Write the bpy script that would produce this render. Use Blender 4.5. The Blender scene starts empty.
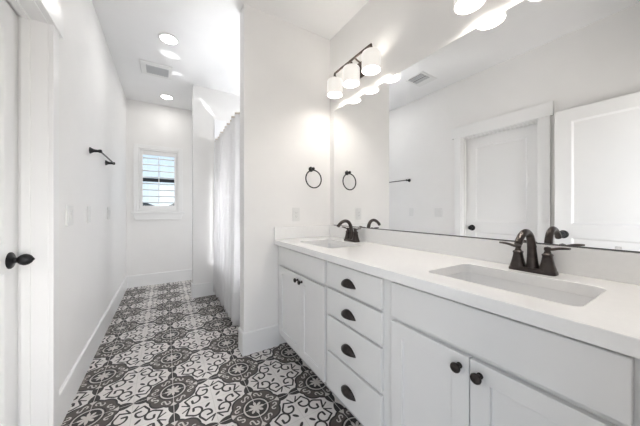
import bpy, bmesh, math, random
from mathutils import Vector, Matrix
random.seed(4)
S = bpy.context.scene
C = S.collection
PI = math.pi

# ------------------------------------------------------------------ camera
YAW = math.radians(31.85)
cam_d = bpy.data.cameras.new('camera')
cam_d.sensor_width = 36.0
cam_d.lens = 249.44 / 640 * 36.0
cam_d.shift_y = -3.16 / 640
cam_d.clip_start = 0.02
cam = bpy.data.objects.new('camera', cam_d)
C.objects.link(cam)
cam.location = (0, 0, 1.133)
cam.rotation_euler = (PI / 2, 0, -YAW)
S.camera = cam

# ------------------------------------------------------------------ world, lights, exposure
S.view_settings.view_transform = 'Standard'
S.view_settings.look = 'None'
S.view_settings.gamma = 1.0
S.view_settings.use_curve_mapping = False
S.view_settings.exposure = 0.52
W = bpy.data.worlds.new('world')
S.world = W
W.use_nodes = True
wn = W.node_tree.nodes
wn.clear()
wo = wn.new('ShaderNodeOutputWorld')
wb = wn.new('ShaderNodeBackground')
wr = wn.new('ShaderNodeValToRGB')
wt = wn.new('ShaderNodeTexCoord')
ws = wn.new('ShaderNodeSeparateXYZ')
W.node_tree.links.new(wt.outputs['Generated'], ws.inputs[0])
wm = wn.new('ShaderNodeMapRange')
wm.inputs['From Min'].default_value = -1.0
W.node_tree.links.new(ws.outputs['Z'], wm.inputs['Value'])
W.node_tree.links.new(wm.outputs['Result'], wr.inputs[0])
W.node_tree.links.new(wr.outputs[0], wb.inputs[0])
W.node_tree.links.new(wb.outputs[0], wo.inputs[0])
wr.color_ramp.elements[0].position = 0.49
wr.color_ramp.elements[0].color = (0.80, 0.77, 0.72, 1)
wr.color_ramp.elements[1].position = 0.68
wr.color_ramp.elements[1].color = (0.50, 0.68, 0.92, 1)
wr.color_ramp.elements.new(0.505).color = (0.78, 0.86, 0.94, 1)


def area(name, loc, target, sx, sy, power, color=(1, 1, 1), spread=180):
    d = bpy.data.lights.new(name, 'AREA')
    d.shape = 'RECTANGLE'
    d.size, d.size_y = sx, sy
    d.energy = power
    d.color = color
    d.spread = math.radians(spread)
    o = bpy.data.objects.new(name, d)
    C.objects.link(o)
    o.location = loc
    o.rotation_euler = (Vector(target) - Vector(loc)).to_track_quat('-Z', 'Y').to_euler()
    return o


# strength of every light, watts (shade and lens: emission)
PW = dict(door=8.5, side=1.0, window=30.0, alcove=53.0, nook=6.0, lamp=3.5, shade=0.37, top=11.0, down=1.1, lens=8.0, sky=1.0)
wb.inputs[1].default_value = PW['sky']

# added unseen fill light in the open doorway in which the camera stands
area('doorway_fill', (0.18, -0.40, 1.05), (-0.20, 2.0, 1.25), 0.7, 1.9, PW['door'], (1.0, 0.95, 0.89))
area('doorway_side_fill', (0.36, -0.30, 0.80), (-0.478, 2.4, 0.55), 0.10, 1.2, PW['side'], (1.0, 0.98, 0.96), 45)  # added fill, a narrow beam that brightens the lower left wall
# daylight falling in through the window at the end of the room
area('window_daylight', (-0.08, 5.45, 2.95), (-0.08, 4.2, 1.20), 0.9, 0.8, PW['window'], (0.95, 0.97, 1.0))
# unseen light assumed in the tub alcove, also set to brighten the left wall
area('assumed_alcove_light', (1.27, 3.10, 1.06), (-0.2, 2.3, 0.60), 0.8, 1.0, PW['alcove'], (0.98, 0.985, 1.0), 168)
# unseen fill lamp added beyond the stub wall to brighten the far left wall
area('nook_fill', (1.28, 4.00, 0.95), (-0.45, 3.3, 0.6), 0.4, 1.4, PW['nook'], (0.95, 0.97, 1.0))



def glint(name, loc, target, cone, power, blend=0.25):
    d = bpy.data.lights.new(name, 'SPOT')
    d.energy, d.spot_size, d.spot_blend, d.shadow_soft_size = power, math.radians(cone), blend, 0.002
    o = bpy.data.objects.new(name, d)
    C.objects.link(o)
    o.location = loc
    o.rotation_euler = (Vector(target) - Vector(loc)).to_track_quat('-Z', 'Y').to_euler()


# added unseen spotlights imitating a streak on the end wall, patches on the ceiling
glint('added_streak_spot', (1.12, 3.44, 1.70), (0.48, 3.586, 2.48), 2.3, 200)
glint('added_patch_spot', (1.15, 3.20, 1.52), (0.045, 3.02, 2.743), 5.0, 60)
glint('added_patch_spot', (1.15, 3.25, 1.52), (0.120, 3.40, 2.743), 3.6, 50)


# ------------------------------------------------------------------ measured room (metres)
XL, XR = -0.4777, 1.3327            # left wall, vanity wall
YP, YP2, XP = 1.9646, 2.085, 0.5227  # partition front, back, free edge
YN, XN = 3.586, 0.3056              # tub end wall
YE = 4.542                          # window wall
YB = 0.04                           # doorway wall, room side
H = 2.743
HB = 0.174                          # baseboard height
XM = 1.3277                         # mirror face
HC = 0.8873                         # countertop
XC = 0.768                          # countertop front
XF = 0.785                          # faces of doors and drawers
XFR = 0.805                         # face frame


# ------------------------------------------------------------------ node helpers
class N:
    """tiny expression builder over math nodes"""
    nt = None

    def __init__(s, v): s.v = v

    @staticmethod
    def op(o, *a, clamp=False):
        n = N.nt.nodes.new('ShaderNodeMath')
        n.operation = o
        n.use_clamp = clamp
        for i, x in enumerate(a):
            if isinstance(x, N):
                N.nt.links.new(x.v, n.inputs[i])
            else:
                n.inputs[i].default_value = float(x)
        return N(n.outputs[0])

    def __add__(s, o): return N.op('ADD', s, o)
    def __radd__(s, o): return N.op('ADD', o, s)
    def __sub__(s, o): return N.op('SUBTRACT', s, o)
    def __rsub__(s, o): return N.op('SUBTRACT', o, s)
    def __mul__(s, o): return N.op('MULTIPLY', s, o)
    def __rmul__(s, o): return N.op('MULTIPLY', o, s)
    def __truediv__(s, o): return N.op('DIVIDE', s, o)
    def __lt__(s, o): return N.op('LESS_THAN', s, o)
    def __gt__(s, o): return N.op('GREATER_THAN', s, o)


def nabs(a): return N.op('ABSOLUTE', a)
def nmax(a, b): return N.op('MAXIMUM', a, b)
def nmin(a, b): return N.op('MINIMUM', a, b)
def ncos(a): return N.op('COSINE', a)
def nsin(a): return N.op('SINE', a)
def nmod(a, b): return N.op('FLOORED_MODULO', a, b)
def nhyp(a, b): return N.op('SQRT', a * a + b * b)
def nclamp(a): return N.op('ADD', a, 0.0, clamp=True)


def mat(name, col, rough=0.5, metal=0.0, spec=0.5, bump=0.0, bscale=200.0, var=0.0, vscale=6.0,
        emit=None, estr=0.0, coat=0.0, trans=0.0, sss=0.0):
    m = bpy.data.materials.new(name)
    m.use_nodes = True
    nt = m.node_tree
    b = nt.nodes['Principled BSDF']
    b.inputs['Base Color'].default_value = (*col, 1)
    b.inputs['Roughness'].default_value = rough
    b.inputs['Metallic'].default_value = metal
    b.inputs['Specular IOR Level'].default_value = spec
    b.inputs['Coat Weight'].default_value = coat
    b.inputs['Transmission Weight'].default_value = trans
    tc = nt.nodes.new('ShaderNodeTexCoord')
    if var > 0:
        n = nt.nodes.new('ShaderNodeTexNoise')
        n.inputs['Scale'].default_value = vscale
        n.inputs['Detail'].default_value = 4
        nt.links.new(tc.outputs['Object'], n.inputs['Vector'])
        r = nt.nodes.new('ShaderNodeValToRGB')
        r.color_ramp.elements[0].position = 0.3
        r.color_ramp.elements[1].position = 0.7
        r.color_ramp.elements[0].color = (*[c * (1 - var) for c in col], 1)
        r.color_ramp.elements[1].color = (*[min(1, c * (1 + var)) for c in col], 1)
        nt.links.new(n.outputs['Fac'], r.inputs[0])
        nt.links.new(r.outputs[0], b.inputs['Base Color'])
    if bump > 0:
        n = nt.nodes.new('ShaderNodeTexNoise')
        n.inputs['Scale'].default_value = bscale
        n.inputs['Detail'].default_value = 3
        nt.links.new(tc.outputs['Object'], n.inputs['Vector'])
        bp = nt.nodes.new('ShaderNodeBump')
        bp.inputs['Strength'].default_value = bump
        bp.inputs['Distance'].default_value = 0.002
        nt.links.new(n.outputs['Fac'], bp.inputs['Height'])
        nt.links.new(bp.outputs[0], b.inputs['Normal'])
    if emit:
        b.inputs['Emission Color'].default_value = (*emit, 1)
        b.inputs['Emission Strength'].default_value = estr
    return m


M = {}
M['wall'] = mat('wall_paint', (0.90, 0.892, 0.882), 0.55, bump=0.08, bscale=260, var=0.008)
M['ceiling'] = mat('ceiling_paint', (0.90, 0.90, 0.90), 0.7, bump=0.08, bscale=220, var=0.008)
M['trim'] = mat('white_trim_paint', (0.90, 0.90, 0.897), 0.32, bump=0.02, bscale=80, var=0.006)
M['door'] = mat('white_door_paint', (0.89, 0.89, 0.89), 0.35, bump=0.02, bscale=80, var=0.006)
M['cabinet'] = mat('cabinet_paint', (0.81, 0.81, 0.805), 0.38, bump=0.02, bscale=90, var=0.008)
M['toe'] = mat('toe_kick_grey', (0.55, 0.55, 0.55), 0.5, var=0.02)  # one even grey, darker than the cabinet
M['quartz'] = mat('white_quartz', (0.91, 0.908, 0.902), 0.18, spec=0.5, var=0.012, vscale=60)
M['ceramic'] = mat('white_ceramic', (0.92, 0.92, 0.92), 0.12, coat=0.4, var=0.004)
M['bronze'] = mat('oil_rubbed_bronze', (0.064, 0.053, 0.049), 0.30, metal=0.75, var=0.25, vscale=40)
M['knob'] = mat('dark_bronze_knob', (0.040, 0.034, 0.032), 0.34, metal=0.7, var=0.3, vscale=60)
M['black'] = mat('black_iron', (0.022, 0.022, 0.024), 0.40, metal=0.5, var=0.15, vscale=50)
M['lightbar'] = mat('aged_bronze', (0.075, 0.058, 0.050), 0.36, metal=0.7, var=0.2, vscale=50)
M['plastic'] = mat('white_plastic', (0.82, 0.82, 0.81), 0.35, var=0.004)
M['slot'] = mat('dark_slot', (0.10, 0.10, 0.10), 0.6, var=0.05)
M['grille'] = mat('grey_grille', (0.55, 0.56, 0.57), 0.5, var=0.02)
M['chrome'] = mat('brushed_chrome', (0.72, 0.72, 0.72), 0.22, metal=1.0, var=0.03, vscale=50)
M['rod'] = mat('satin_nickel', (0.62, 0.58, 0.54), 0.3, metal=0.9, var=0.03, vscale=50)
M['hem'] = mat('beige_curtain_hem', (0.68, 0.61, 0.54), 0.85, bump=0.1, bscale=500, var=0.02)
M['surround'] = mat('white_tub_surround', (0.84, 0.85, 0.86), 0.2, var=0.004)
M['winframe'] = mat('dark_window_frame', (0.018, 0.022, 0.030), 0.5, var=0.1)
M['mirror'] = mat('mirror_silver', (0.93, 0.935, 0.935), 0.0, metal=1.0)
M['mirror_edge'] = mat('dark_mirror_edge', (0.10, 0.10, 0.10), 0.4, metal=0.4, var=0.1)
M['shade'] = mat('lit_white_glass', (0.62, 0.61, 0.60), 0.35, emit=(1.0, 0.95, 0.88), estr=PW['shade'], var=0.004)
M['uplight'] = mat('uplight_glow', (0.8, 0.78, 0.75), 0.35, emit=(1.0, 0.94, 0.86), estr=PW['top'])  # glow of the uplight discs added on the shades
M['bulb'] = mat('lit_bulb', (1, 1, 1), 0.4, emit=(1.0, 0.93, 0.84), estr=14 * PW['lamp'] / 2.0)
M['lens'] = mat('lit_lens', (1, 1, 1), 0.4, emit=(1.0, 0.98, 0.95), estr=PW['lens'])
M['ground'] = mat('dry_ground', (0.42, 0.40, 0.36), 0.9, var=0.15, vscale=0.3)
M['house'] = mat('house_wall', (0.22, 0.22, 0.22), 0.8, var=0.1, vscale=0.5)
M['roof'] = mat('house_roof', (0.09, 0.085, 0.085), 0.9, var=0.2, vscale=1)


def fabric_mat():
    m = bpy.data.materials.new('white_curtain_fabric')
    m.use_nodes = True
    nt = m.node_tree
    nt.nodes.clear()
    o = nt.nodes.new('ShaderNodeOutputMaterial')
    d = nt.nodes.new('ShaderNodeBsdfDiffuse')
    t = nt.nodes.new('ShaderNodeBsdfTranslucent')
    mx = nt.nodes.new('ShaderNodeMixShader')
    d.inputs[0].default_value = (0.86, 0.855, 0.855, 1)
    t.inputs[0].default_value = (0.84, 0.84, 0.85, 1)
    mx.inputs[0].default_value = 0.22
    tc = nt.nodes.new('ShaderNodeTexCoord')
    n = nt.nodes.new('ShaderNodeTexNoise')
    n.inputs['Scale'].default_value = 500
    bp = nt.nodes.new('ShaderNodeBump')
    bp.inputs['Strength'].default_value = 0.1
    bp.inputs['Distance'].default_value = 0.001
    nt.links.new(tc.outputs['Object'], n.inputs['Vector'])
    nt.links.new(n.outputs['Fac'], bp.inputs['Height'])
    nt.links.new(bp.outputs[0], d.inputs['Normal'])
    nt.links.new(d.outputs[0], mx.inputs[1])
    nt.links.new(t.outputs[0], mx.inputs[2])
    nt.links.new(mx.outputs[0], o.inputs[0])
    return m


M['fabric'] = fabric_mat()


def glass_mat():
    m = bpy.data.materials.new('window_glass')
    m.use_nodes = True
    nt = m.node_tree
    nt.nodes.clear()
    o = nt.nodes.new('ShaderNodeOutputMaterial')
    g = nt.nodes.new('ShaderNodeBsdfGlossy')
    g.inputs['Roughness'].default_value = 0.02
    t = nt.nodes.new('ShaderNodeBsdfTransparent')
    t.inputs[0].default_value = (0.93, 0.96, 0.97, 1)
    mx = nt.nodes.new('ShaderNodeMixShader')
    mx.inputs[0].default_value = 0.06
    nt.links.new(t.outputs[0], mx.inputs[1])
    nt.links.new(g.outputs[0], mx.inputs[2])
    nt.links.new(mx.outputs[0], o.inputs[0])
    return m


M['glass'] = glass_mat()


def tile_mat():
    m = bpy.data.materials.new('patterned_cement_tile')
    m.use_nodes = True
    nt = m.node_tree
    bsdf = nt.nodes['Principled BSDF']
    N.nt = nt
    tc = nt.nodes.new('ShaderNodeTexCoord')
    sp = nt.nodes.new('ShaderNodeSeparateXYZ')
    nt.links.new(tc.outputs['Object'], sp.inputs[0])
    X, Y = N(sp.outputs[0]), N(sp.outputs[1])
    x = (X - 0.043) / 0.2005
    y = (Y - 1.815) / 0.2040
    u = nabs(nmod(x, 2.0) - 1.0)      # 0 at a medallion's centre line, 1 at a roundel's
    v = nabs(nmod(y, 2.0) - 1.0)
    a, b = nmax(u, v), nmin(u, v)
    p, q = 1.0 - u, 1.0 - v
    P, Q = nmax(p, q), nmin(p, q)
    r = nhyp(p, q)
    th = N.op('ARCTAN2', Q, P)        # 0..45 degrees
    c4 = nabs(ncos(th * 4.0))
    R = 0.640 + c4 * 0.060

    def seg(px, py, ax, ay, bx, by):
        dx, dy = bx - ax, by - ay
        L2 = dx * dx + dy * dy
        t = nclamp(((px - ax) * dx + (py - ay) * dy) / L2)
        return nhyp(px - ax - t * dx, py - ay - t * dy), t

    def disc(px, py, cx, cy, rad): return nhyp(px - cx, py - cy) < rad

    # masks
    band = r < R
    outline = nmax(nabs(r - R) < 0.026, (nabs(r - 0.375) < 0.018) * 1.0)
    disc_dark = r < 0.36
    ring = nabs(r - 0.325) < 0.020
    rosette = r < (0.085 + c4 * 0.135)
    eye = r < 0.03
    # S scrolls
    s = (th - PI / 8) * 0.510
    t = r - 0.510
    def hook(sg):
        ss, tt = s * sg + 0.066, t * sg - 0.010
        return (nabs(nhyp(ss, tt) - 0.050) < 0.017) * nmax(ss < 0.0, tt > 0.0)
    link, _ = seg(s, t, -0.018, 0.012, 0.018, -0.012)
    scurve = nmax(nmax(hook(1.0), hook(-1.0)), link < 0.017)
    sdots = nmax(disc(s, t, 0.066, -0.050, 0.022), disc(s, t, -0.066, 0.050, 0.022))
    scroll = nmax(scurve, sdots) * (r > 0.40) * (r < 0.63)
    # light diamonds on the axes of a roundel
    diamond = (nabs(P - 0.66) / 0.13 + Q / 0.085) < 1.0
    # dark leaves at the middle of every medallion side
    dl, tl = seg(a, b, 1.0, 0.0, 0.90, 0.40)
    leaf = dl < (0.012 + 0.27 * tl * (1.0 - tl))
    # medallion: four small leaves
    e = (u + v) * 0.70711 - 0.235
    w = (u - v) * 0.70711
    petal = ((e / 0.095) * (e / 0.095) + (w / 0.040) * (w / 0.040)) < 1.0
    # medallion: curls
    cx, cy = 0.475, 0.25
    rc = nhyp(a - cx, b - cy)
    arc = (nabs(rc - 0.155) < 0.028) * nmax((a - cx) < 0.05, (b - cy) > 0.11)
    d1, _ = seg(a, b, 0.62, 0.03, 0.72, 0.28)
    d2, _ = seg(a, b, 0.72, 0.28, 0.56, 0.375)
    d3, _ = seg(a, b, 0.525, 0.11, 0.535, 0.21)
    d4, _ = seg(a, b, 0.62, 0.03, 0.80, 0.14)
    curl = nmax(nmax(arc, nmin(d1, d2) < 0.026), nmax(d3 < 0.032, d4 < 0.020))
    med = nmax(nmax(curl, petal * 1.0), leaf)
    grout = nmin(nmin(u, 1.0 - u), nmin(v, 1.0 - v)) < 0.008

    noise = nt.nodes.new('ShaderNodeTexNoise')
    noise.inputs['Scale'].default_value = 14
    noise.inputs['Detail'].default_value = 5
    nt.links.new(tc.outputs['Object'], noise.inputs['Vector'])
    nf = N(noise.outputs['Fac'])

    LIGHT, BAND, DARK, PALE, GROUT = (0.74, 0.71, 0.69), (0.080, 0.066, 0.059), (0.020, 0.017, 0.016), (0.60, 0.57, 0.54), (0.62, 0.59, 0.565)

    def mix(prev, col, mask):
        n = nt.nodes.new('ShaderNodeMix')
        n.data_type = 'RGBA'
        nt.links.new(mask.v, n.inputs['Factor'])
        if isinstance(prev, tuple):
            n.inputs['A'].default_value = (*prev, 1)
        else:
            nt.links.new(prev, n.inputs['A'])
        n.inputs['B'].default_value = (*col, 1)
        return n.outputs['Result']

    c = mix(LIGHT, DARK, med)
    c = mix(c, BAND, band)
    c = mix(c, PALE, nmax(scroll, (diamond * 1.0) * band))
    c = mix(c, DARK, outline)
    c = mix(c, DARK, disc_dark)
    c = mix(c, PALE, nmax(ring, rosette))
    c = mix(c, PALE, eye)
    c = mix(c, GROUT, grout)
    # worn, uneven print
    n2 = nt.nodes.new('ShaderNodeMix')
    n2.data_type = 'RGBA'
    n2.blend_type = 'MULTIPLY'
    n2.inputs['Factor'].default_value = 1.0
    nt.links.new(c, n2.inputs['A'])
    tone = nt.nodes.new('ShaderNodeCombineColor')
    tv = 0.86 + nf * 0.26
    for i in range(3):
        nt.links.new(tv.v, tone.inputs[i])
    nt.links.new(tone.outputs[0], n2.inputs['B'])
    nt.links.new(n2.outputs['Result'], bsdf.inputs['Base Color'])
    bsdf.inputs['Roughness'].default_value = 0.48
    bp = nt.nodes.new('ShaderNodeBump')
    bp.inputs['Strength'].default_value = 0.25
    bp.inputs['Distance'].default_value = 0.002
    hgt = 1.0 - grout
    nt.links.new(hgt.v, bp.inputs['Height'])
    nt.links.new(bp.outputs[0], bsdf.inputs['Normal'])
    return m


M['tile'] = tile_mat()


# ------------------------------------------------------------------ mesh helpers
def box(bm, x0, x1, y0, y1, z0, z1):
    vs = [bm.verts.new((x, y, z)) for x in (x0, x1) for y in (y0, y1) for z in (z0, z1)]
    for f in ((0, 1, 3, 2), (4, 6, 7, 5), (0, 4, 5, 1), (2, 3, 7, 6), (0, 2, 6, 4), (1, 5, 7, 3)):
        bm.faces.new([vs[i] for i in f])
    return vs


def boxes(*bs):
    bm = bmesh.new()
    for b in bs:
        box(bm, *b)
    return bm


def prism(bm, poly, axis, t0, t1):
    """extrude a 2-D polygon along an axis ('x','y','z')"""
    def P(a, b, t):
        return {'x': (t, a, b), 'y': (a, t, b), 'z': (a, b, t)}[axis]
    A = [bm.verts.new(P(a, b, t0)) for a, b in poly]
    B = [bm.verts.new(P(a, b, t1)) for a, b in poly]
    n = len(poly)
    bm.faces.new(A[::-1])
    bm.faces.new(B)
    for i in range(n):
        bm.faces.new((A[i], A[(i + 1) % n], B[(i + 1) % n], B[i]))


def lathe(bm, prof, origin=(0, 0, 0), axis=(0, 0, 1), seg=24, squash=None):
    """prof: (radius, height) list, turned about axis through origin; both ends capped when radius>0"""
    q = Vector(axis).normalized().to_track_quat('Z', 'Y')
    rings = []
    for r, z in prof:
        if r <= 1e-6:
            rings.append([bm.verts.new(Vector(origin) + q @ Vector((0, 0, z)))])
            continue
        ring = []
        for i in range(seg):
            t = 2 * PI * i / seg
            cx, cy = math.cos(t), math.sin(t)
            if squash:      # superellipse exponent: rounded-square section
                k = (abs(cx) ** squash + abs(cy) ** squash) ** (-1 / squash)
                cx, cy = cx * k, cy * k
            ring.append(bm.verts.new(Vector(origin) + q @ Vector((r * cx, r * cy, z))))
        rings.append(ring)
    for A, B in zip(rings, rings[1:]):
        if len(A) == 1 and len(B) == 1:
            continue
        for i in range(seg):
            j = (i + 1) % seg
            if len(A) == 1:
                bm.faces.new((A[0], B[j], B[i]))
            elif len(B) == 1:
                bm.faces.new((A[i], A[j], B[0]))
            else:
                bm.faces.new((A[i], A[j], B[j], B[i]))
    if len(rings[0]) > 1:
        bm.faces.new(rings[0][::-1])
    if len(rings[-1]) > 1:
        bm.faces.new(rings[-1])


def tube(bm, pts, rad, seg=14, closed=False, flat=None):
    """sweep a round (or flattened) section along pts; rad is a number or one per point"""
    pts = [Vector(p) for p in pts]
    n = len(pts)
    rs = rad if isinstance(rad, (list, tuple)) else [rad] * n
    rings = []
    up = None
    for i in range(n):
        if closed:
            d = pts[(i + 1) % n] - pts[i - 1]
        else:
            d = pts[min(i + 1, n - 1)] - pts[max(i - 1, 0)]
        d.normalize()
        if up is None:
            up = Vector((0, 0, 1)) if abs(d.z) < 0.9 else Vector((0, 1, 0))
        side = d.cross(up).normalized()
        up = side.cross(d).normalized()
        fl = flat[i] if flat else 1.0
        rings.append([bm.verts.new(pts[i] + side * rs[i] * math.cos(2 * PI * k / seg) + up * rs[i] * fl * math.sin(2 * PI * k / seg)) for k in range(seg)])
    m = n if closed else n - 1
    for i in range(m):
        A, B = rings[i], rings[(i + 1) % n]
        for k in range(seg):
            bm.faces.new((A[k], A[(k + 1) % seg], B[(k + 1) % seg], B[k]))
    if not closed:
        bm.faces.new(rings[0][::-1])
        bm.faces.new(rings[-1])


def spline(ctrl, n=8):
    """Catmull-Rom through control tuples of any length"""
    out = []
    c = [ctrl[0]] + list(ctrl) + [ctrl[-1]]
    for i in range(1, len(c) - 2):
        p0, p1, p2, p3 = c[i - 1], c[i], c[i + 1], c[i + 2]
        for k in range(n):
            t = k / n
            out.append(tuple(0.5 * (2 * b + (cc - a) * t + (2 * a - 5 * b + 4 * cc - d) * t * t + (3 * b - a - 3 * cc + d) * t ** 3)
                             for a, b, cc, d in zip(p0, p1, p2, p3)))
    out.append(tuple(ctrl[-1]))
    return out


def rrect(x0, x1, y0, y1, r, k=6):
    pts = []
    for cx, cy, a0 in ((x1 - r, y1 - r, 0), (x0 + r, y1 - r, 90), (x0 + r, y0 + r, 180), (x1 - r, y0 + r, 270)):
        for i in range(k + 1):
            t = math.radians(a0 + 90 * i / k)
            pts.append((cx + r * math.cos(t), cy + r * math.sin(t)))
    return pts


def panel_slab(face, back, ys, zs, recessed, depth, slope=0.0015):
    """door leaf lying in a plane X = face; ys / zs are cut lines, recessed a set of (i, j) cells set back by depth behind a sloped edge"""
    bm = bmesh.new()
    sgn = 1 if face > back else -1
    ny, nz = len(ys) - 1, len(zs) - 1

    def rect(x, e, i, j):
        return [(x, ys[i] + e, zs[j] + e), (x, ys[i + 1] - e, zs[j] + e), (x, ys[i + 1] - e, zs[j + 1] - e), (x, ys[i] + e, zs[j + 1] - e)]
    for i in range(ny):
        for j in range(nz):
            A = [bm.verts.new(c) for c in rect(face, 0, i, j)]
            if (i, j) not in recessed:
                bm.faces.new(A)
                continue
            B = [bm.verts.new(c) for c in rect(face - sgn * depth, slope, i, j)]
            bm.faces.new(B)
            for k in range(4):
                bm.faces.new((A[k], A[(k + 1) % 4], B[(k + 1) % 4], B[k]))
    for i in range(ny):
        for z in (zs[0], zs[-1]):
            bm.faces.new([bm.verts.new(c) for c in ((face, ys[i], z), (face, ys[i + 1], z), (back, ys[i + 1], z), (back, ys[i], z))])
    for j in range(nz):
        for y in (ys[0], ys[-1]):
            bm.faces.new([bm.verts.new(c) for c in ((face, y, zs[j]), (face, y, zs[j + 1]), (back, y, zs[j + 1]), (back, y, zs[j]))])
    for i in range(ny):
        for j in range(nz):
            bm.faces.new([bm.verts.new((back, yy, zz)) for yy, zz in ((ys[i], zs[j]), (ys[i + 1], zs[j]), (ys[i + 1], zs[j + 1]), (ys[i], zs[j + 1]))])
    bmesh.ops.remove_doubles(bm, verts=bm.verts, dist=1e-5)
    return bm


def root_loc(o):
    l = Vector((0, 0, 0))
    while o:
        l += o.location
        o = o.parent
    return l


def obj(name, bm, m, parent=None, bevel=0.0, bseg=2, smooth=False, loc=None, ang=35):
    """link one mesh object; coordinates in bm are room coordinates"""
    bmesh.ops.recalc_face_normals(bm, faces=bm.faces)
    me = bpy.data.meshes.new(name)
    base = root_loc(parent) if parent else Vector(loc or (0, 0, 0))
    for v in bm.verts:
        v.co -= base
    bm.to_mesh(me)
    bm.free()
    me.materials.append(M[m])
    o = bpy.data.objects.new(name, me)
    C.objects.link(o)
    if parent:
        o.parent = parent
    else:
        o.location = base
    if bevel:
        md = o.modifiers.new('bevel', 'BEVEL')
        md.width = bevel
        md.segments = bseg
        md.limit_method = 'ANGLE'
        md.angle_limit = math.radians(ang)
    if smooth:
        me.polygons.foreach_set('use_smooth', [True] * len(me.polygons))
        if smooth == 'auto':
            me.set_sharp_from_angle(angle=math.radians(40))
    return o


def tag(o, label, cat, group=None):
    o['label'] = label
    o['category'] = cat
    if group:
        o['group'] = group
    return o


def thing(name, loc, label, cat, group=None):
    o = bpy.data.objects.new(name, None)
    C.objects.link(o)
    o.empty_display_size = 0.05
    o.location = loc
    return tag(o, label, cat, group)


def copy_tree(o, parent=None):
    c = o.copy()
    C.objects.link(c)
    c.parent = parent
    for ch in list(o.children):
        copy_tree(ch, c)
    return c


def struct(name, bm, m, bevel=0.0, label=None, cat=None):
    o = obj(name, bm, m, None, bevel)
    o['kind'] = 'structure'
    if label:
        tag(o, label, cat)
    return o


# ------------------------------------------------------------------ the room shell
T = 0.115
struct('floor', boxes((XL - 0.25, XR + 0.1, -0.6, YE + 0.1, -0.06, 0.0)), 'tile',
       label='black and cream patterned cement tile floor', cat='floor')
struct('ceiling', boxes((XL - 0.25, XR + 0.12, YB - 0.12, YE + 0.12, H, H + 0.08)), 'ceiling',
       label='flat white painted ceiling', cat='ceiling')
# door opening in the left wall
DY0, DY1, DZ = 0.944, 1.722, 2.045
struct('wall_left', boxes((XL - T, XL, YB - 0.12, DY0, 0, H), (XL - T, XL, DY1, YE + 0.12, 0, H), (XL - T, XL, DY0, DY1, DZ, H)), 'wall',
       label='long white left wall holding the towel bar and switches', cat='wall')
struct('wall_right', boxes((XR, XR + 0.12, YB - 0.12, YE + 0.12, 0, H)), 'wall',
       label='white wall behind the vanity mirror', cat='wall')
WX0, WX1, WZ0, WZ1 = -0.330, 0.172, 1.130, 2.030
struct('wall_end', boxes((XL, WX0, YE, YE + 0.12, 0, H), (WX1, XR, YE, YE + 0.12, 0, H), (WX0, WX1, YE, YE + 0.12, 0, WZ0), (WX0, WX1, YE, YE + 0.12, WZ1, H)), 'wall',
       label='white end wall around the shuttered window', cat='wall')
struct('wall_partition', boxes((XP, XR, YP, YP2, 0, H)), 'wall', label='white partition wall between vanity and tub', cat='wall')
struct('wall_alcove', boxes((XN, XR, YN, YN + 0.12, 0, H)), 'wall', label='white stub wall at the far end of the tub', cat='wall')
struct('wall_back', boxes((XL, -0.405, YB - 0.12, YB, 0, H), (0.40, XR, YB - 0.12, YB, 0, H), (-0.405, 0.40, YB - 0.12, YB, 2.05, H)), 'wall',
       label='wall with the entry doorway behind the viewer', cat='wall')


def bb_poly(s0, sgn, t=0.014, h=HB):
    return [(s0, 0), (s0 + sgn * t, 0), (s0 + sgn * t, h - 0.006), (s0 + sgn * (t - 0.005), h), (s0, h)]


bm = bmesh.new(); prism(bm, bb_poly(XL, 1), 'y', 1.787, YE)
struct('baseboard_left', bm, 'trim', label='white baseboard along the left wall', cat='baseboard')
bm = bmesh.new(); prism(bm, [(a, b) for a, b in bb_poly(YE, -1)], 'x', XL + 0.014, XR)
struct('baseboard_end', bm, 'trim', label='white baseboard under the window', cat='baseboard')
bm = bmesh.new(); prism(bm, bb_poly(YN, -1), 'x', XN - 0.014, 0.60); prism(bm, bb_poly(XN, -1), 'y', YN, YN + 0.12)
struct('baseboard_alcove', bm, 'trim', label='short white baseboard on the stub wall past the curtain', cat='baseboard')
bm = bmesh.new(); prism(bm, bb_poly(YP, -1), 'x', XP - 0.014, XFR + 0.004); prism(bm, bb_poly(XP, -1), 'y', YP - 0.0, YP2)
struct('baseboard_partition', bm, 'trim', label='white baseboard wrapping the partition corner beside the vanity', cat='baseboard')

# casing, header, jamb and stops of the closed door
CX = XL + 0.018
struct('trim_1', boxes(
    (XL, CX, DY1 - 0.012, 1.787, 0, 2.030), (XL, CX, 0.862, DY0 + 0.012, 0, 2.030),
    (XL, XL + 0.026, 0.838, 1.822, 2.030, 2.163),
    (XL - T, XL + 0.001, DY0, DY0 + 0.018, 0, DZ - 0.018), (XL - T, XL + 0.001, DY1 - 0.018, DY1, 0, DZ - 0.018), (XL - T, XL + 0.001, DY0, DY1, DZ - 0.018, DZ),
    (-0.563, -0.533, DY0 + 0.018, DY0 + 0.029, 0, DZ - 0.029), (-0.563, -0.533, DY1 - 0.029, DY1 - 0.018, 0, DZ - 0.029), (-0.563, -0.533, DY0 + 0.018, DY1 - 0.018, DZ - 0.029, DZ - 0.018)),
    'trim', 0.002, label='white craftsman casing with flat header around the closed door', cat='door trim')


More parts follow.
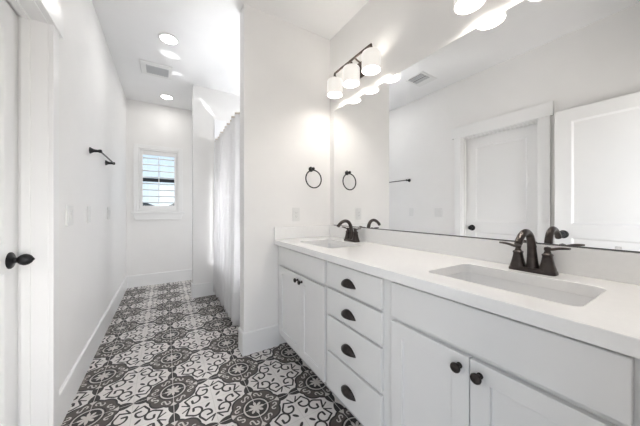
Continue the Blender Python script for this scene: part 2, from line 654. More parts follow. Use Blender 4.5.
# unseen box added behind the closed door to stop light at its gaps
struct('wall_light_block', boxes((-0.84, -0.80, DY0 - 0.10, DY1 + 0.10, 0, 2.2), (-0.80, XL - T, DY0 - 0.10, DY0 - 0.06, 0, 2.2), (-0.80, XL - T, DY1 + 0.06, DY1 + 0.10, 0, 2.2),
                            (-0.80, XL - T, DY0 - 0.06, DY1 + 0.06, 2.16, 2.2), (-0.84, XL - 0.25, DY0 - 0.10, DY1 + 0.10, -0.06, 0)), 'wall',
       label='added unseen box blocking light behind the closed door', cat='wall')


def add_knob(parent, face, y, z, sgn, lab):
    bm = bmesh.new()
    lathe(bm, [(0.036, 0), (0.036, 0.004), (0.032, 0.008), (0.017, 0.011), (0.0125, 0.015), (0.0115, 0.022), (0.015, 0.026), (0.0215, 0.033), (0.0250, 0.042),
               (0.0250, 0.049), (0.0215, 0.058), (0.015, 0.066), (0.008, 0.070), (0.004, 0.074), (0.0, 0.076)], (face, y, z), (sgn, 0, 0), 28)
    k = obj('door_knob', bm, 'black', parent, smooth='auto')
    k['label'] = lab
    return k


# closed door in the left wall
ya, yb = DY0 + 0.021, DY1 - 0.021
bm = panel_slab(-0.572, -0.607, [ya, ya + 0.112, yb - 0.112, yb], [0.012, 0.235, 0.865, 0.990, 1.900, 2.021], {(1, 1), (1, 3)}, 0.012, 0.013)
d1 = struct('door_1', bm, 'door', 0.003, label='closed white two-panel door with a black egg knob in the left wall', cat='door')
add_knob(d1, -0.572, 1.628, 0.913, 1, 'black egg-shaped door knob')
# entry door, open against the left wall
bm = panel_slab(-0.380, -0.415, [0.045, 0.157, 0.697, 0.809], [0.012, 0.235, 0.890, 1.010, 1.915, 2.025], {(1, 1), (1, 3)}, 0.012, 0.013)
d2 = struct('door_2', bm, 'door', 0.003, label='open white entry door folded back towards the left wall, seen in the mirror', cat='door')
add_knob(d2, -0.380, 0.748, 0.915, 1, 'black door knob on the open door')

# ------------------------------------------------------------------ window with plantation shutter
w1 = struct('window_1', boxes((WX0, WX0 + 0.035, YE + 0.07, YE + 0.11, WZ0, WZ1), (WX1 - 0.035, WX1, YE + 0.07, YE + 0.11, WZ0, WZ1),
                              (WX0, WX1, YE + 0.07, YE + 0.11, WZ0, WZ0 + 0.035), (WX0, WX1, YE + 0.07, YE + 0.11, WZ1 - 0.035, WZ1)), 'winframe', 0.002,
            label='dark framed sash window behind white shutter louvers', cat='window')
obj('meeting_rail', boxes((WX0 + 0.035, WX1 - 0.035, YE + 0.072, YE + 0.108, 1.566, 1.618)), 'winframe', w1, 0.002)
obj('pane', boxes((WX0 + 0.03, WX1 - 0.03, YE + 0.088, YE + 0.092, WZ0 + 0.03, 1.570)), 'glass', w1)
obj('pane', boxes((WX0 + 0.03, WX1 - 0.03, YE + 0.088, YE + 0.092, 1.612, WZ1 - 0.03)), 'glass', w1)
bm = boxes((-0.395, -0.338, YE - 0.018, YE, 1.105, 2.100), (0.180, 0.237, YE - 0.018, YE, 1.105, 2.100), (-0.338, 0.180, YE - 0.018, YE, 2.045, 2.100))
c = obj('window_casing', bm, 'trim', w1, 0.002)
bm = bmesh.new()
box(bm, -0.420, 0.262, YE - 0.055, YE + 0.002, 1.078, 1.105)
obj('window_sill', bm, 'trim', w1, 0.004)
bm = bmesh.new()
prism(bm, [(-0.400, 1.078), (-0.372, 0.982), (0.214, 0.982), (0.242, 1.078)], 'y', YE - 0.026, YE)
obj('apron', bm, 'trim', w1, 0.003)

sh = thing('plantation_shutter', (-0.08, YE, 1.106), 'white plantation shutter with open louvers filling the window in the end wall', 'window shutter')
obj('outer_frame', boxes((-0.338, -0.318, YE - 0.014, YE + 0.04, 1.106, 2.044), (0.160, 0.180, YE - 0.014, YE + 0.04, 1.106, 2.044),
                         (-0.318, 0.160, YE - 0.014, YE + 0.04, 2.022, 2.044), (-0.318, 0.160, YE - 0.014, YE + 0.04, 1.106, 1.122)), 'trim', sh, 0.002)
obj('shutter_panel', boxes((-0.316, -0.282, YE - 0.004, YE + 0.026, 1.124, 2.020), (0.124, 0.158, YE - 0.004, YE + 0.026, 1.124, 2.020),
                           (-0.282, 0.124, YE - 0.004, YE + 0.026, 1.958, 2.020), (-0.282, 0.124, YE - 0.004, YE + 0.026, 1.124, 1.196)), 'trim', sh, 0.002)
bm = bmesh.new()
nl = 8
for i in range(nl):
    z = 1.196 + (i + 0.5) * (1.958 - 1.196) / nl
    pts = [(0.040 * math.cos(t) * 1.0, 0.0055 * math.sin(t)) for t in [2 * PI * k / 12 for k in range(12)]]
    tl = math.radians(-6)
    poly = [(YE + 0.011 + p * math.cos(tl) - q * math.sin(tl), z + p * math.sin(tl) + q * math.cos(tl)) for p, q in pts]
    prism(bm, poly, 'x', -0.281, 0.123)
obj('louvers', bm, 'trim', sh, smooth='auto')
bm = bmesh.new(); tube(bm, [(-0.079, YE - 0.035, 1.22), (-0.079, YE - 0.035, 1.935)], 0.006, 8)
obj('tilt_rod', bm, 'trim', sh)

# outside: bare ground and two houses far off
struct('ground', boxes((-60, 60, YE + 1.5, 90, -0.35, -0.30)), 'ground')
for i, (hx, hy, hw, hh, lab) in enumerate([(-3.2, 42, 4.0, 2.2, 'dark distant house outside, left one seen low through the window'),
                                           (2.6, 47, 3.4, 2.6, 'dark distant house outside, right one seen low through the window')]):
    hs = thing('house', (hx, hy, -0.30), lab, 'house', 'houses beyond the window')
    obj('wall', boxes((hx - hw / 2, hx + hw / 2, hy, hy + 6, -0.30, hh * 0.72)), 'house', hs)
    bm = bmesh.new(); prism(bm, [(hx - hw / 2 - 0.3, hh * 0.72), (hx + hw / 2 + 0.3, hh * 0.72), (hx + hw * 0.2, hh), (hx - hw * 0.2, hh)], 'y', hy - 0.3, hy + 6.3)
    obj('roof', bm, 'roof', hs)

# ------------------------------------------------------------------ tub alcove
AX = 0.630
tb = thing('bathtub', ((AX + XR) / 2, 2.835, 0.0), 'white alcove bathtub behind the shower curtain', 'bathtub')
bm = bmesh.new()
o_ = rrect(AX, XR - 0.004, YP2 + 0.004, YN - 0.004, 0.02, 3)
rings = [(o_, 0.0), (o_, 0.48)]
inner = rrect(AX + 0.07, XR - 0.07, YP2 + 0.09, YN - 0.09, 0.14, 8)
inner2 = rrect(AX + 0.13, XR - 0.12, YP2 + 0.17, YN - 0.17, 0.12, 8)
ov = [bm.verts.new((a, b, 0.0)) for a, b in o_]
ov2 = [bm.verts.new((a, b, 0.48)) for a, b in o_]
for i in range(len(o_)):
    bm.faces.new((ov[i], ov[(i + 1) % len(o_)], ov2[(i + 1) % len(o_)], ov2[i]))
iv = [bm.verts.new((a, b, 0.48)) for a, b in inner]
iv2 = [bm.verts.new((a, b, 0.10)) for a, b in inner2]
e1 = [bm.edges.get((ov2[i], ov2[(i + 1) % len(ov2)])) for i in range(len(ov2))]
e2 = [bm.edges.new((iv[i], iv[(i + 1) % len(iv)])) for i in range(len(iv))]
bmesh.ops.triangle_fill(bm, edges=e1 + e2, use_beauty=True)
for i in range(len(iv)):
    bm.faces.new((iv[i], iv[(i + 1) % len(iv)], iv2[(i + 1) % len(iv)], iv2[i]))
bm.faces.new(iv2)
bm.faces.new(ov[::-1])
obj('tub_body', bm, 'ceramic', tb, 0.012, 3)
bm = bmesh.new(); lathe(bm, [(0.03, 0), (0.03, 0.004), (0.0, 0.006)], (1.0, 2.40, 0.1005), (0, 0, 1), 20)
obj('drain', bm, 'chrome', tb)
struct('wall_surround', boxes((0.557, XR - 0.001, YN - 0.012, YN - 0.0005, 0.485, 2.341), (XR - 0.012, XR - 0.0005, YP2 + 0.013, YN - 0.013, 0.485, 2.341), (0.557, XR - 0.001, YP2 + 0.0005, YP2 + 0.012, 0.485, 2.341)), 'surround', 0.002,
       label='white panels lining the three walls of the tub alcove', cat='tub surround')

RODX, RODZ = 0.578, 2.016
RODB = 0.634
rd = thing('curtain_rod', (RODB, 2.835, RODZ), 'slim metal shower curtain rod spanning the tub alcove', 'curtain rod')
bm = bmesh.new(); tube(bm, [(RODB, YP2 + 0.014, RODZ), (RODB, YN - 0.014, RODZ)], 0.011, 14)
obj('rod', bm, 'rod', rd, smooth='auto')
for y0, d in ((YP2 + 0.0125, 1), (YN - 0.0125, -1)):
    bm = bmesh.new(); lathe(bm, [(0.028, 0), (0.028, 0.004), (0.018, 0.014), (0.0125, 0.022)], (RODB, y0, RODZ), (0, d, 0), 20)
    obj('flange', bm, 'rod', rd, smooth='auto')


cur = thing('shower_curtain', (RODX, 2.86, 0.055), 'white pleated shower curtain hanging from rod in front of the tub', 'shower curtain')
CY0, CY1, CT, CB = 2.315, 3.555, 2.048, 0.055
NH = 11


def cur_x(y, z):
    g = (CT - z) / (CT - CB)
    ph = (y - CY0) / (CY1 - CY0) * NH
    amp = 0.026 + 0.008 * g
    return RODX - 0.006 * g + amp * math.sin(2 * PI * ph) + 0.006 * math.sin(2 * PI * ph * 0.37 + 1.2 + 2 * g)


def cur_sheet(za, zb, nz, off):
    bm = bmesh.new()
    ny = 240
    g = [[None] * (nz + 1) for _ in range(ny + 1)]
    for i in range(ny + 1):
        y = CY0 + (CY1 - CY0) * i / ny
        for j in range(nz + 1):
            z = za + (zb - za) * j / nz
            sag = 0.0
            if z > CT - 0.02:
                sag = -0.008 * (0.5 - 0.5 * math.cos(2 * PI * ((y - CY0) / (CY1 - CY0) * NH)))
            yy = y + 0.012 * math.sin(y * 9) * (CT - z) / (CT - CB)
            g[i][j] = bm.verts.new((cur_x(y, z) + off, yy, z + sag))
    for i in range(ny):
        for j in range(nz):
            bm.faces.new((g[i][j], g[i + 1][j], g[i + 1][j + 1], g[i][j + 1]))
    return bm


cl = obj('cloth', cur_sheet(CB, CT - 0.022, 24, 0), 'fabric', cur, smooth=True)
cl.modifiers.new('thick', 'SOLIDIFY').thickness = 0.0015
hm = obj('heading_band', cur_sheet(CT - 0.023, CT, 3, -0.0004), 'hem', cur, smooth=True)
hm.modifiers.new('thick', 'SOLIDIFY').thickness = 0.0025
hm['label'] = 'beige reinforced heading band'

# ------------------------------------------------------------------ vanity cabinet
VY0, VY1 = 0.045, YP - 0.003
VB, VT = 0.118, 0.8465
van = thing('vanity_cabinet', (1.06, 1.0, 0.0), 'long pale grey shaker vanity cabinet with dark pulls along the right wall', 'cabinet')
obj('carcass', boxes((XFR + 0.019, XR - 0.002, VY0, VY0 + 0.018, VB, VT), (XFR + 0.019, XR - 0.002, VY1 - 0.018, VY1, VB, VT), (XFR + 0.019, XR - 0.002, VY0 + 0.018, VY1 - 0.018, VB, VB + 0.018),
                     (XR - 0.014, XR - 0.002, VY0 + 0.018, VY1 - 0.018, VB + 0.018, VT), (XFR + 0.019, XR - 0.014, 0.735, 0.753, VB + 0.018, VT), (XFR + 0.019, XR - 0.014, 1.200, 1.218, VB + 0.018, VT)), 'cabinet', van)
B1 = (1.222, 1.890); BD = (0.770, 1.192); B2 = (0.093, 0.714)
fr = [(XFR, XFR + 0.019, VY0, VY1, VT - 0.035, VT), (XFR, XFR + 0.019, VY0, VY1, VB, VB + 0.03)]
for a_, b_ in ((VY0, B2[0] + 0.012), (B2[1] - 0.012, BD[0] + 0.012), (BD[1] - 0.012, B1[0] + 0.012), (B1[1] - 0.012, VY1)):
    fr.append((XFR, XFR + 0.019, a_, b_, VB + 0.03, VT - 0.035))
for bay, zz in ((B1, 0.685), (B2, 0.685)):
    fr.append((XFR, XFR + 0.019, bay[0] + 0.012, bay[1] - 0.012, zz - 0.012, zz + 0.025))
for zz in (0.683, 0.530, 0.330):
    fr.append((XFR, XFR + 0.019, BD[0] + 0.012, BD[1] - 0.012, zz - 0.015, zz + 0.022))
obj('face_frame', boxes(*fr), 'cabinet', van)
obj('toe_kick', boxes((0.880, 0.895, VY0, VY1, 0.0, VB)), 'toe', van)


def cab_knob(door, y, z):
    bm = bmesh.new()
    lathe(bm, [(0.009, 0), (0.009, 0.002), (0.006, 0.004), (0.0055, 0.013), (0.0085, 0.017), (0.0145, 0.021), (0.0155, 0.025), (0.014, 0.029), (0.009, 0.0315), (0, 0.0325)], (XF, y, z), (-1, 0, 0), 24)
    k = obj('knob', bm, 'knob', door, smooth='auto')
    k['label'] = 'dark bronze round knob'


def cab_door(y0, y1, z0, z1, ky):
    st = 0.054
    bm = panel_slab(XF, XFR - 0.0005, [y0, y0 + st, y1 - st, y1], [z0, z0 + st, z1 - st, z1], {(1, 1)}, 0.009)
    d = obj('door', bm, 'cabinet', van, 0.0018)
    cab_knob(d, ky, z1 - 0.036)
    return d


def slab_front(name, y0, y1, z0, z1):
    return obj(name, boxes((XF, XFR - 0.0005, y0, y1, z0, z1)), 'cabinet', van, 0.0035, 3)


ZF0, ZF1 = 0.700, 0.838
ZD0, ZD1 = 0.128, 0.682
for (y0, y1) in (B1, B2):
    mid = 1.524 if y0 > 1 else 0.404
    slab_front('false_drawer_front', y0, y1, ZF0, ZF1)
    cab_door(y0, mid - 0.0015, ZD0, ZD1, mid - 0.030)
    cab_door(mid + 0.0015, y1, ZD0, ZD1, mid + 0.030)


def cup_pull(dr, yc, zc):
    """half-dome cup pull: pointed ends, closed top, open below"""
    bm = bmesh.new()
    w_, h_, d_ = 0.058, 0.035, 0.026
    nu, nv = 24, 8
    g = []
    for i in range(nu + 1):
        s_ = -1 + 2 * i / nu
        env = (1 - s_ * s_) ** 0.95
        row = []
        for j in range(nv + 1):
            t = PI / 2 * j / nv          # 0 at the top on the drawer, 90 deg at the lower lip
            row.append(bm.verts.new((XF - 0.0006 - d_ * env * math.sin(t) ** 0.8, yc + w_ * s_, zc - h_ * 0.45 + h_ * env * math.cos(t))))
        g.append(row)
    for i in range(nu):
        for j in range(nv):
            bm.faces.new((g[i][j], g[i + 1][j], g[i + 1][j + 1], g[i][j + 1]))
    bmesh.ops.remove_doubles(bm, verts=bm.verts, dist=1e-6)
    for f in [f for f in bm.faces if f.calc_area() < 1e-12]:
        bm.faces.remove(f)
    k = obj('cup_pull', bm, 'knob', dr, smooth=True)
    md = k.modifiers.new('thick', 'SOLIDIFY'); md.thickness = 0.002; md.offset = 1
    k['label'] = 'dark bronze cup pull'


for z0, z1, zp in ((0.703, 0.838, 0.764), (0.548, 0.690, 0.610), (0.345, 0.535, 0.432), (0.128, 0.330, 0.222)):
    d = slab_front('drawer', BD[0], BD[1], z0, z1)
    cup_pull(d, 0.992, zp)

# ------------------------------------------------------------------ countertop with two cut-outs
SK = [(0.405, 'near'), (1.530, 'far')]
SX0, SX1, SHW = 0.884, 1.176, 0.218
ct = thing('countertop', (1.05, 1.0, 0.8475), 'white quartz countertop with backsplash over the vanity', 'countertop')
bm = bmesh.new()
outer = [(XC, VY0 - 0.003), (XR - 0.001, VY0 - 0.003), (XR - 0.001, YP - 0.0005), (XC, YP - 0.0005)]
loops = [outer] + [rrect(SX0, SX1, yc - SHW, yc + SHW, 0.028) for yc, _ in SK]
tops, bots = [], []
for lp in loops:
    for z, store in ((HC, tops), (0.8475, bots)):
        store.append([bm.verts.new((a, b, z)) for a, b in lp])
for store in (tops, bots):
    es = []
    for vs in store:
        for i in range(len(vs)):
            es.append(bm.edges.new((vs[i], vs[(i + 1) % len(vs)])))
    bmesh.ops.triangle_fill(bm, edges=es, use_beauty=True)
for A, B in zip(tops, bots):
    for i in range(len(A)):
        j = (i + 1) % len(A)
        bm.faces.new((A[i], A[j], B[j], B[i]))
obj('slab', bm, 'quartz', ct, 0.003, 3, ang=60)
obj('backsplash', boxes((XR - 0.020, XR - 0.001, VY0 - 0.003, YP - 0.0205, HC + 0.0002, 0.9895)), 'quartz', ct, 0.002)
obj('side_splash', boxes((XC, XR - 0.001, YP - 0.020, YP - 0.0005, HC + 0.0002, 0.9895)), 'quartz', ct, 0.002)


# ------------------------------------------------------------------ undermount sinks
def sink(yc, label):
    s_ = thing('undermount_sink', (1.03, yc, 0.7), label, 'sink', 'undermount sinks')
    bm = bmesh.new()
    top = 0.8470
    g = 0.006
    prof = [(g, top, .030), (g, top - 0.012, .030), (g + 0.003, 0.795, .032), (0.012, 0.762, .036), (0.030, 0.748, .045), (0.075, 0.742, .05)]
    rings = []
    for off, z, rr in prof:
        o2 = off - 0.012
        rings.append([bm.verts.new((a, b, z)) for a, b in rrect(SX0 + o2, SX1 - o2, yc - SHW + o2, yc + SHW - o2, rr)])
    fl = [bm.verts.new((a, b, top)) for a, b in rrect(SX0 - 0.022, SX1 + 0.022, yc - SHW - 0.022, yc + SHW + 0.022, 0.04)]
    un = [bm.verts.new((a, b, 0.730)) for a, b in rrect(SX0 - 0.012, SX1 + 0.012, yc - SHW - 0.012, yc + SHW + 0.012, 0.04)]
    allr = [un, fl] + rings
    for A, B in zip(allr, allr[1:]):
        for i in range(len(A)):
            j = (i + 1) % len(A)
            bm.faces.new((A[i], A[j], B[j], B[i]))
    bm.faces.new(rings[-1])
    bm.faces.new(un[::-1])
    obj('basin', bm, 'ceramic', s_, smooth='auto')
    bm = bmesh.new(); lathe(bm, [(0.030, 0), (0.030, 0.002), (0.024, 0.004), (0.018, 0.002), (0.0, 0.002)], (1.03, yc, 0.7422), (0, 0, 1), 24)
    obj('drain', bm, 'bronze', s_, smooth='auto')
    return s_


s1 = sink(0.405, 'white rectangular undermount sink nearest the viewer')
s2 = copy_tree(s1); s2.location.y = 1.530
s2['label'] = 'white rectangular undermount sink at the far end of the counter, beside the partition'

# ------------------------------------------------------------------ faucets
FX = 1.243


def faucet(yc, label):
    f = thing('faucet', (FX, yc, HC), label, 'faucet', 'dark bronze centerset faucets')
    bm = bmesh.new()
    lev = [(0.0, 1.0), (0.006, 1.0), (0.012, 0.93), (0.017, 0.80)]
    rr_ = []
    for dz, k in lev:
        rr_.append([bm.verts.new((a, b, HC + 0.0003 + dz)) for a, b in rrect(FX - 0.028 * k, FX + 0.028 * k, yc - 0.075 * (1 - (1 - k) * 0.35), yc + 0.075 * (1 - (1 - k) * 0.35), 0.016 * k, 5)])
    for A, B in zip(rr_, rr_[1:]):
        for i in range(len(A)):
            bm.faces.new((A[i], A[(i + 1) % len(A)], B[(i + 1) % len(A)], B[i]))
    bm.faces.new(rr_[0][::-1]); bm.faces.new(rr_[-1])
    obj('base_plate', bm, 'bronze', f, smooth='auto')
    # spout: tapered swan neck reaching out over the basin
    ctrl = [(0.004, 0.010, 0.0255), (0.002, 0.035, 0.0205), (-0.003, 0.080, 0.0165), (-0.012, 0.122, 0.0150), (-0.032, 0.150, 0.0140), (-0.062, 0.160, 0.0132), (-0.094, 0.152, 0.0130), (-0.118, 0.135, 0.0130), (-0.129, 0.123, 0.0140)]
    sp_ = spline(ctrl, 6)
    bm = bmesh.new()
    tube(bm, [(FX + a, yc, HC + b) for a, b, _ in sp_], [c_ * 0.93 for _, _, c_ in sp_], 18)
    spt = obj('spout', bm, 'bronze', f, smooth='auto')
    bm = bmesh.new(); tube(bm, [(FX - 0.1286, yc, HC + 0.1236), (FX - 0.1325, yc, HC + 0.117)], 0.0115, 16)
    obj('aerator', bm, 'bronze', spt)
    bm = bmesh.new()
    lathe(bm, [(0.0032, 0), (0.0032, 0.075), (0.0065, 0.078), (0.0065, 0.086), (0.0, 0.089)], (FX + 0.0205, yc, HC + 0.016), (0.05, 0, 1), 12)
    obj('pop_up_rod', bm, 'bronze', f, smooth='auto')
    for sgn in (-1, 1):
        hy_ = yc + sgn * 0.047
        bm = bmesh.new()
        lathe(bm, [(0.0255, 0), (0.0250, 0.006), (0.0205, 0.022), (0.0165, 0.042), (0.0150, 0.056), (0.0165, 0.059), (0.0165, 0.063), (0.0105, 0.068), (0.0095, 0.074)], (FX, hy_, HC + 0.012), (0, 0, 1), 24, squash=3.2)
        hnd = obj('handle', bm, 'bronze', f, smooth='auto')
        bm = bmesh.new()
        lathe(bm, [(0.0, 0), (0.0085, 0.002), (0.0115, 0.010), (0.0100, 0.018), (0.0, 0.022)], (FX, hy_, HC + 0.084), (0, 0, 1), 18)
        lp = spline([(0.0, 0.094, 0.0065), (0.014, 0.096, 0.0070), (0.030, 0.101, 0.0078), (0.048, 0.104, 0.0086), (0.064, 0.105, 0.0082)], 4)
        tube(bm, [(FX - 0.12 * a, hy_ + sgn * a, HC + b) for a, b, _ in lp], [c_ for _, _, c_ in lp], 12, flat=[0.9 - 0.45 * i / (len(lp) - 1) for i in range(len(lp))])
        obj('lever', bm, 'bronze', hnd, smooth='auto')
    return f


f1 = faucet(0.398, 'dark bronze two-handle faucet behind the sink nearest the viewer')
f2 = copy_tree(f1); f2.location.y = 1.530
f2['label'] = 'dark bronze two-handle faucet at the far sink, beside the partition'

# ------------------------------------------------------------------ mirror
mr = thing('wall_mirror', (XM, 0.97, 0.9936), 'large frameless mirror resting on the backsplash of the vanity wall', 'mirror')
obj('mirror_glass', boxes((XM, XR - 0.0005, VY0, 1.892, 0.9945, 2.047)), 'mirror', mr)
obj('bottom_channel', boxes((XM - 0.0025, XM - 0.0003, VY0, 1.892, 0.9903, 0.9957)), 'mirror_edge', mr)
bm = boxes((XM - 0.005, XM - 0.0003, 0.181, 0.195, 0.9958, 1.006))
obj('clip', bm, 'chrome', mr, 0.001)

# ------------------------------------------------------------------ vanity lights
LX, LZ0, LZ1 = 1.226, 2.108, 2.236


def vanity_light(yc, label):
    t_ = thing('vanity_light', (XR, yc, 2.0), label, 'wall light', 'three-shade vanity lights')
    obj('back_plate', boxes((XR - 0.022, XR - 0.0005, yc - 0.060, yc + 0.060, 2.185, 2.305)), 'lightbar', t_, 0.004)
    bm = bmesh.new()
    bz = 2.292
    tube(bm, spline([(LX, yc - 0.220, LZ1 + 0.020), (LX, yc - 0.217, bz - 0.008), (LX, yc - 0.205, bz), (LX, yc, bz), (LX, yc + 0.205, bz), (LX, yc + 0.217, bz - 0.008), (LX, yc + 0.220, LZ1 + 0.020)], 4), 0.0085, 12)
    obj('bar', bm, 'lightbar', t_, smooth='auto')
    for dy in (-0.040, 0.040):
        bm = bmesh.new(); tube(bm, [(XR - 0.021, yc + dy, 2.262), (LX + 0.03, yc + dy, 2.278), (LX, yc + dy, 2.291)], 0.0065, 10)
        obj('arm', bm, 'lightbar', t_, smooth='auto')
    for k in (-1, 0, 1):
        y_ = yc + k * 0.220
        bm = bmesh.new(); lathe(bm, [(0.010, 0.040), (0.012, 0.030), (0.020, 0.022), (0.026, 0.010), (0.026, -0.004), (0.018, -0.012), (0.018, -0.035)], (LX, y_, LZ1), (0, 0, 1), 20)
        obj('socket_cap', bm, 'lightbar', t_, smooth='auto')
        bm = bmesh.new()
        R_ = 0.066
        lathe(bm, [(R_ - 0.003, LZ0), (R_, LZ0), (R_, LZ1 - 0.012), (R_ - 0.004, LZ1 - 0.004), (R_ - 0.012, LZ1), (0.0265, LZ1), (0.0265, LZ1 - 0.003), (R_ - 0.013, LZ1 - 0.003), (R_ - 0.006, LZ1 - 0.009), (R_ - 0.003, LZ1 - 0.014)], (LX, y_, 0), (0, 0, 1), 36)
        # open at the bottom: drop the two caps
        for f_ in [f_ for f_ in bm.faces if len(f_.verts) > 4]:
            bm.faces.remove(f_)
        bm.verts.ensure_lookup_table()
        n_ = 36
        lo, hi = bm.verts[0:n_], bm.verts[9 * n_:10 * n_]
        for i in range(n_):
            bm.faces.new((lo[i], lo[(i + 1) % n_], hi[(i + 1) % n_], hi[i]))
        shd = obj('lamp_shade', bm, 'shade', t_, smooth='auto')
        bm = bmesh.new(); lathe(bm, [(0.0, -0.022), (0.010, -0.020), (0.017, -0.013), (0.019, -0.004), (0.017, 0.006), (0.012, 0.016), (0.012, 0.022), (0.012, 0.026)], (LX, y_, LZ1 - 0.050), (0, 0, 1), 18)
        obj('bulb', bm, 'bulb', shd, smooth='auto')
        bm = bmesh.new(); lathe(bm, [(0.028, 0.0005), (R_ - 0.014, 0.0005), (R_ - 0.014, 0.0015), (0.028, 0.0015), (0.028, 0.0005)], (LX, y_, LZ1), (0, 0, 1), 32)
        for f_ in [f_ for f_ in bm.faces if len(f_.verts) > 4]:
            bm.faces.remove(f_)
        obj('uplight_disc', bm, 'uplight', shd)  # unseen glowing disc added to brighten the ceiling and upper wall
        ld = bpy.data.lights.new('lamp_light', 'POINT')
        ld.energy, ld.color, ld.shadow_soft_size = PW['lamp'], (1.0, 0.935, 0.865), 0.035
        lo_ = bpy.data.objects.new('lamp_light', ld)
        C.objects.link(lo_)
        lo_.parent = shd
        lo_.location = Vector((LX, y_, LZ0 + 0.060)) - root_loc(shd)
    return t_


v1 = vanity_light(1.515, 'bronze bar light with three white glass shades above the far sink')
v2 = copy_tree(v1); v2.location.y = 0.410
v2['label'] = 'bronze bar light with white glass shades above the sink nearest the viewer'

# ------------------------------------------------------------------ towel ring, towel bar
tr = thing('towel_ring', (1.122, YP, 1.500), 'black towel ring on the partition wall beside the mirror', 'towel ring')
bm = bmesh.new(); lathe(bm, [(0.023, 0.0004), (0.023, 0.006), (0.019, 0.010), (0.0115, 0.018), (0.0095, 0.036), (0.0125, 0.042), (0.0135, 0.050), (0.010, 0.056), (0, 0.058)], (1.122, YP, 1.500), (0, -1, 0), 24)
obj('mount', bm, 'black', tr, smooth='auto')
bm = bmesh.new()
tube(bm, [(1.125 + 0.079 * math.sin(t), YP - 0.047 + 0.004 * math.cos(t), 1.408 + 0.079 * math.cos(t)) for t in [2 * PI * i / 48 for i in range(48)]], 0.0056, 10, closed=True)
obj('ring', bm, 'black', tr, smooth=True)

tbz = 1.577
twb = thing('towel_bar', (XL, 2.776, tbz), 'black towel bar high on the left wall', 'towel bar')
for y in (2.486, 3.066):
    bm = bmesh.new(); lathe(bm, [(0.024, 0.0004), (0.024, 0.006), (0.020, 0.010), (0.0125, 0.024), (0.0095, 0.046), (0.0115, 0.052), (0.0135, 0.060), (0.0115, 0.070), (0, 0.073)], (XL, y, tbz), (1, 0, 0), 24)
    obj('post', bm, 'black', twb, smooth='auto')
bm = bmesh.new(); tube(bm, [(XL + 0.061, 2.480, tbz), (XL + 0.061, 3.072, tbz)], 0.0062, 12)
obj('bar', bm, 'black', twb, smooth='auto')


# ------------------------------------------------------------------ switches and outlet
def switch(y, n, label, group):
    t_ = thing('light_switch', (XL, y, 1.10), label, 'light switch', group)
    w_ = 0.070 if n == 1 else 0.117
    obj('cover_plate', boxes((XL + 0.0003, XL + 0.008, y - w_ / 2, y + w_ / 2, 1.040, 1.158)), 'plastic', t_, 0.002)
    for k in range(n):
        yc = y + (k - (n - 1) / 2) * 0.046
        bm = bmesh.new()
        prism(bm, [(XL + 0.0055, 1.066), (XL + 0.0090, 1.066), (XL + 0.0125, 1.132), (XL + 0.0055, 1.132)], 'y', yc - 0.0165, yc + 0.0165)
        obj('rocker', bm, 'plastic', t_, 0.001)
    return t_


switch(2.010, 2, 'white double rocker switch on the left wall nearest the door casing', 'wall switches')
switch(2.450, 1, 'white single rocker switch on the left wall below the towel bar', 'wall switches')
switch(3.210, 2, 'white double switch on the left wall, farthest from the door', 'wall switches')

ol = thing('wall_outlet', (0.972, YP, 1.093), 'white wall outlet on the partition above the counter', 'outlet')
obj('cover_plate', boxes((0.937, 1.007, YP - 0.006, YP - 0.0003, 1.034, 1.152)), 'plastic', ol, 0.002)
obj('receptacle', boxes((0.9555, 0.9885, YP - 0.009, YP - 0.0055, 1.060, 1.126)), 'plastic', ol, 0.001)
for zc in (1.108, 1.078):
    obj('socket', boxes((0.965, 0.9665, YP - 0.0096, YP - 0.0088, zc - 0.005, zc + 0.005), (0.977, 0.9785, YP - 0.0096, YP - 0.0088, zc - 0.004, zc + 0.004), (0.9702, 0.9738, YP - 0.0096, YP - 0.0088, zc - 0.011, zc - 0.008)), 'slot', ol)


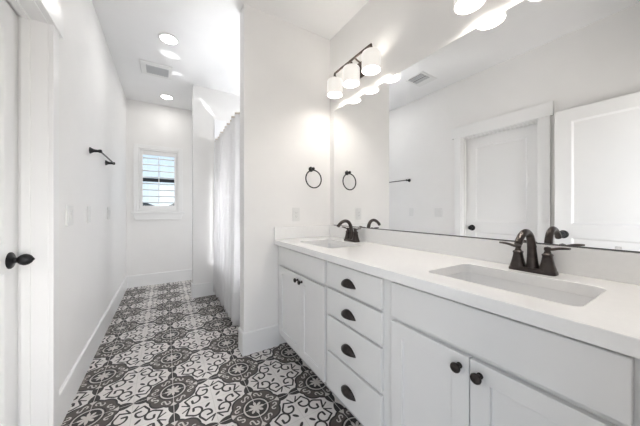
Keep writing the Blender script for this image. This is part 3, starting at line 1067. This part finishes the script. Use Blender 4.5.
# ------------------------------------------------------------------ ceiling: downlights, register, exhaust fan
def downlight(x, y, label):
    t_ = thing('recessed_light', (x, y, H), label, 'ceiling light', 'recessed ceiling lights')
    bm = bmesh.new()
    lathe(bm, [(0.086, -0.0004), (0.088, -0.003), (0.084, -0.007), (0.070, -0.009), (0.066, -0.006)], (x, y, H), (0, 0, 1), 40)
    obj('trim_ring', bm, 'plastic', t_, smooth='auto')
    bm = bmesh.new(); lathe(bm, [(0.066, -0.006), (0.066, -0.0095), (0.0, -0.0105)], (x, y, H), (0, 0, 1), 40)
    obj('lens', bm, 'lens', t_, smooth='auto')
    ld = bpy.data.lights.new('downlight_beam', 'AREA')
    ld.shape, ld.size, ld.energy, ld.color = 'DISK', 0.13, PW['down'], (1.0, 0.97, 0.93)
    lo_ = bpy.data.objects.new('downlight_beam', ld)
    C.objects.link(lo_)
    lo_.parent = t_
    lo_.location = (0, 0, -0.013)
    return t_


r1 = downlight(0.030, 2.745, 'round recessed ceiling light nearer the viewer, in front of the exhaust grille')
r2 = copy_tree(r1); r2.location = (0.022, 4.168, H)
r2['label'] = 'round recessed ceiling light in front of the window'

ef = thing('exhaust_fan', (-0.08, 3.43, H), 'square white exhaust fan with grey louvered grille in the ceiling past the first light', 'exhaust fan')
obj('frame', boxes((-0.235, 0.070, 3.265, 3.580, H - 0.012, H - 0.0004)), 'plastic', ef, 0.004)
obj('dark_opening', boxes((-0.180, 0.035, 3.335, 3.520, H - 0.0135, H - 0.0122)), 'grille', ef)
bm = bmesh.new()
for i in range(9):
    x0 = -0.178 + i * 0.0242
    box(bm, x0, x0 + 0.010, 3.337, 3.518, H - 0.017, H - 0.0136)
obj('grille', bm, 'grille', ef)

vr = thing('air_register', (-0.02, 1.95, H), 'white ceiling air register with dark slots, seen in the mirror', 'air vent')
obj('frame', boxes((-0.170, 0.115, 1.830, 2.080, H - 0.008, H - 0.0004)), 'plastic', vr, 0.003)
obj('slots', boxes((0.030, 0.100, 1.862, 2.045, H - 0.0095, H - 0.0082), (-0.060, 0.015, 1.862, 2.045, H - 0.0095, H - 0.0082)), 'slot', vr)
bm = bmesh.new()
for x0 in (0.030, -0.060):
    for i in range(5):
        box(bm, x0 + 0.004 + i * 0.014, x0 + 0.010 + i * 0.014, 1.862, 2.045, H - 0.014, H - 0.0096)
obj('vanes', bm, 'grille', vr)
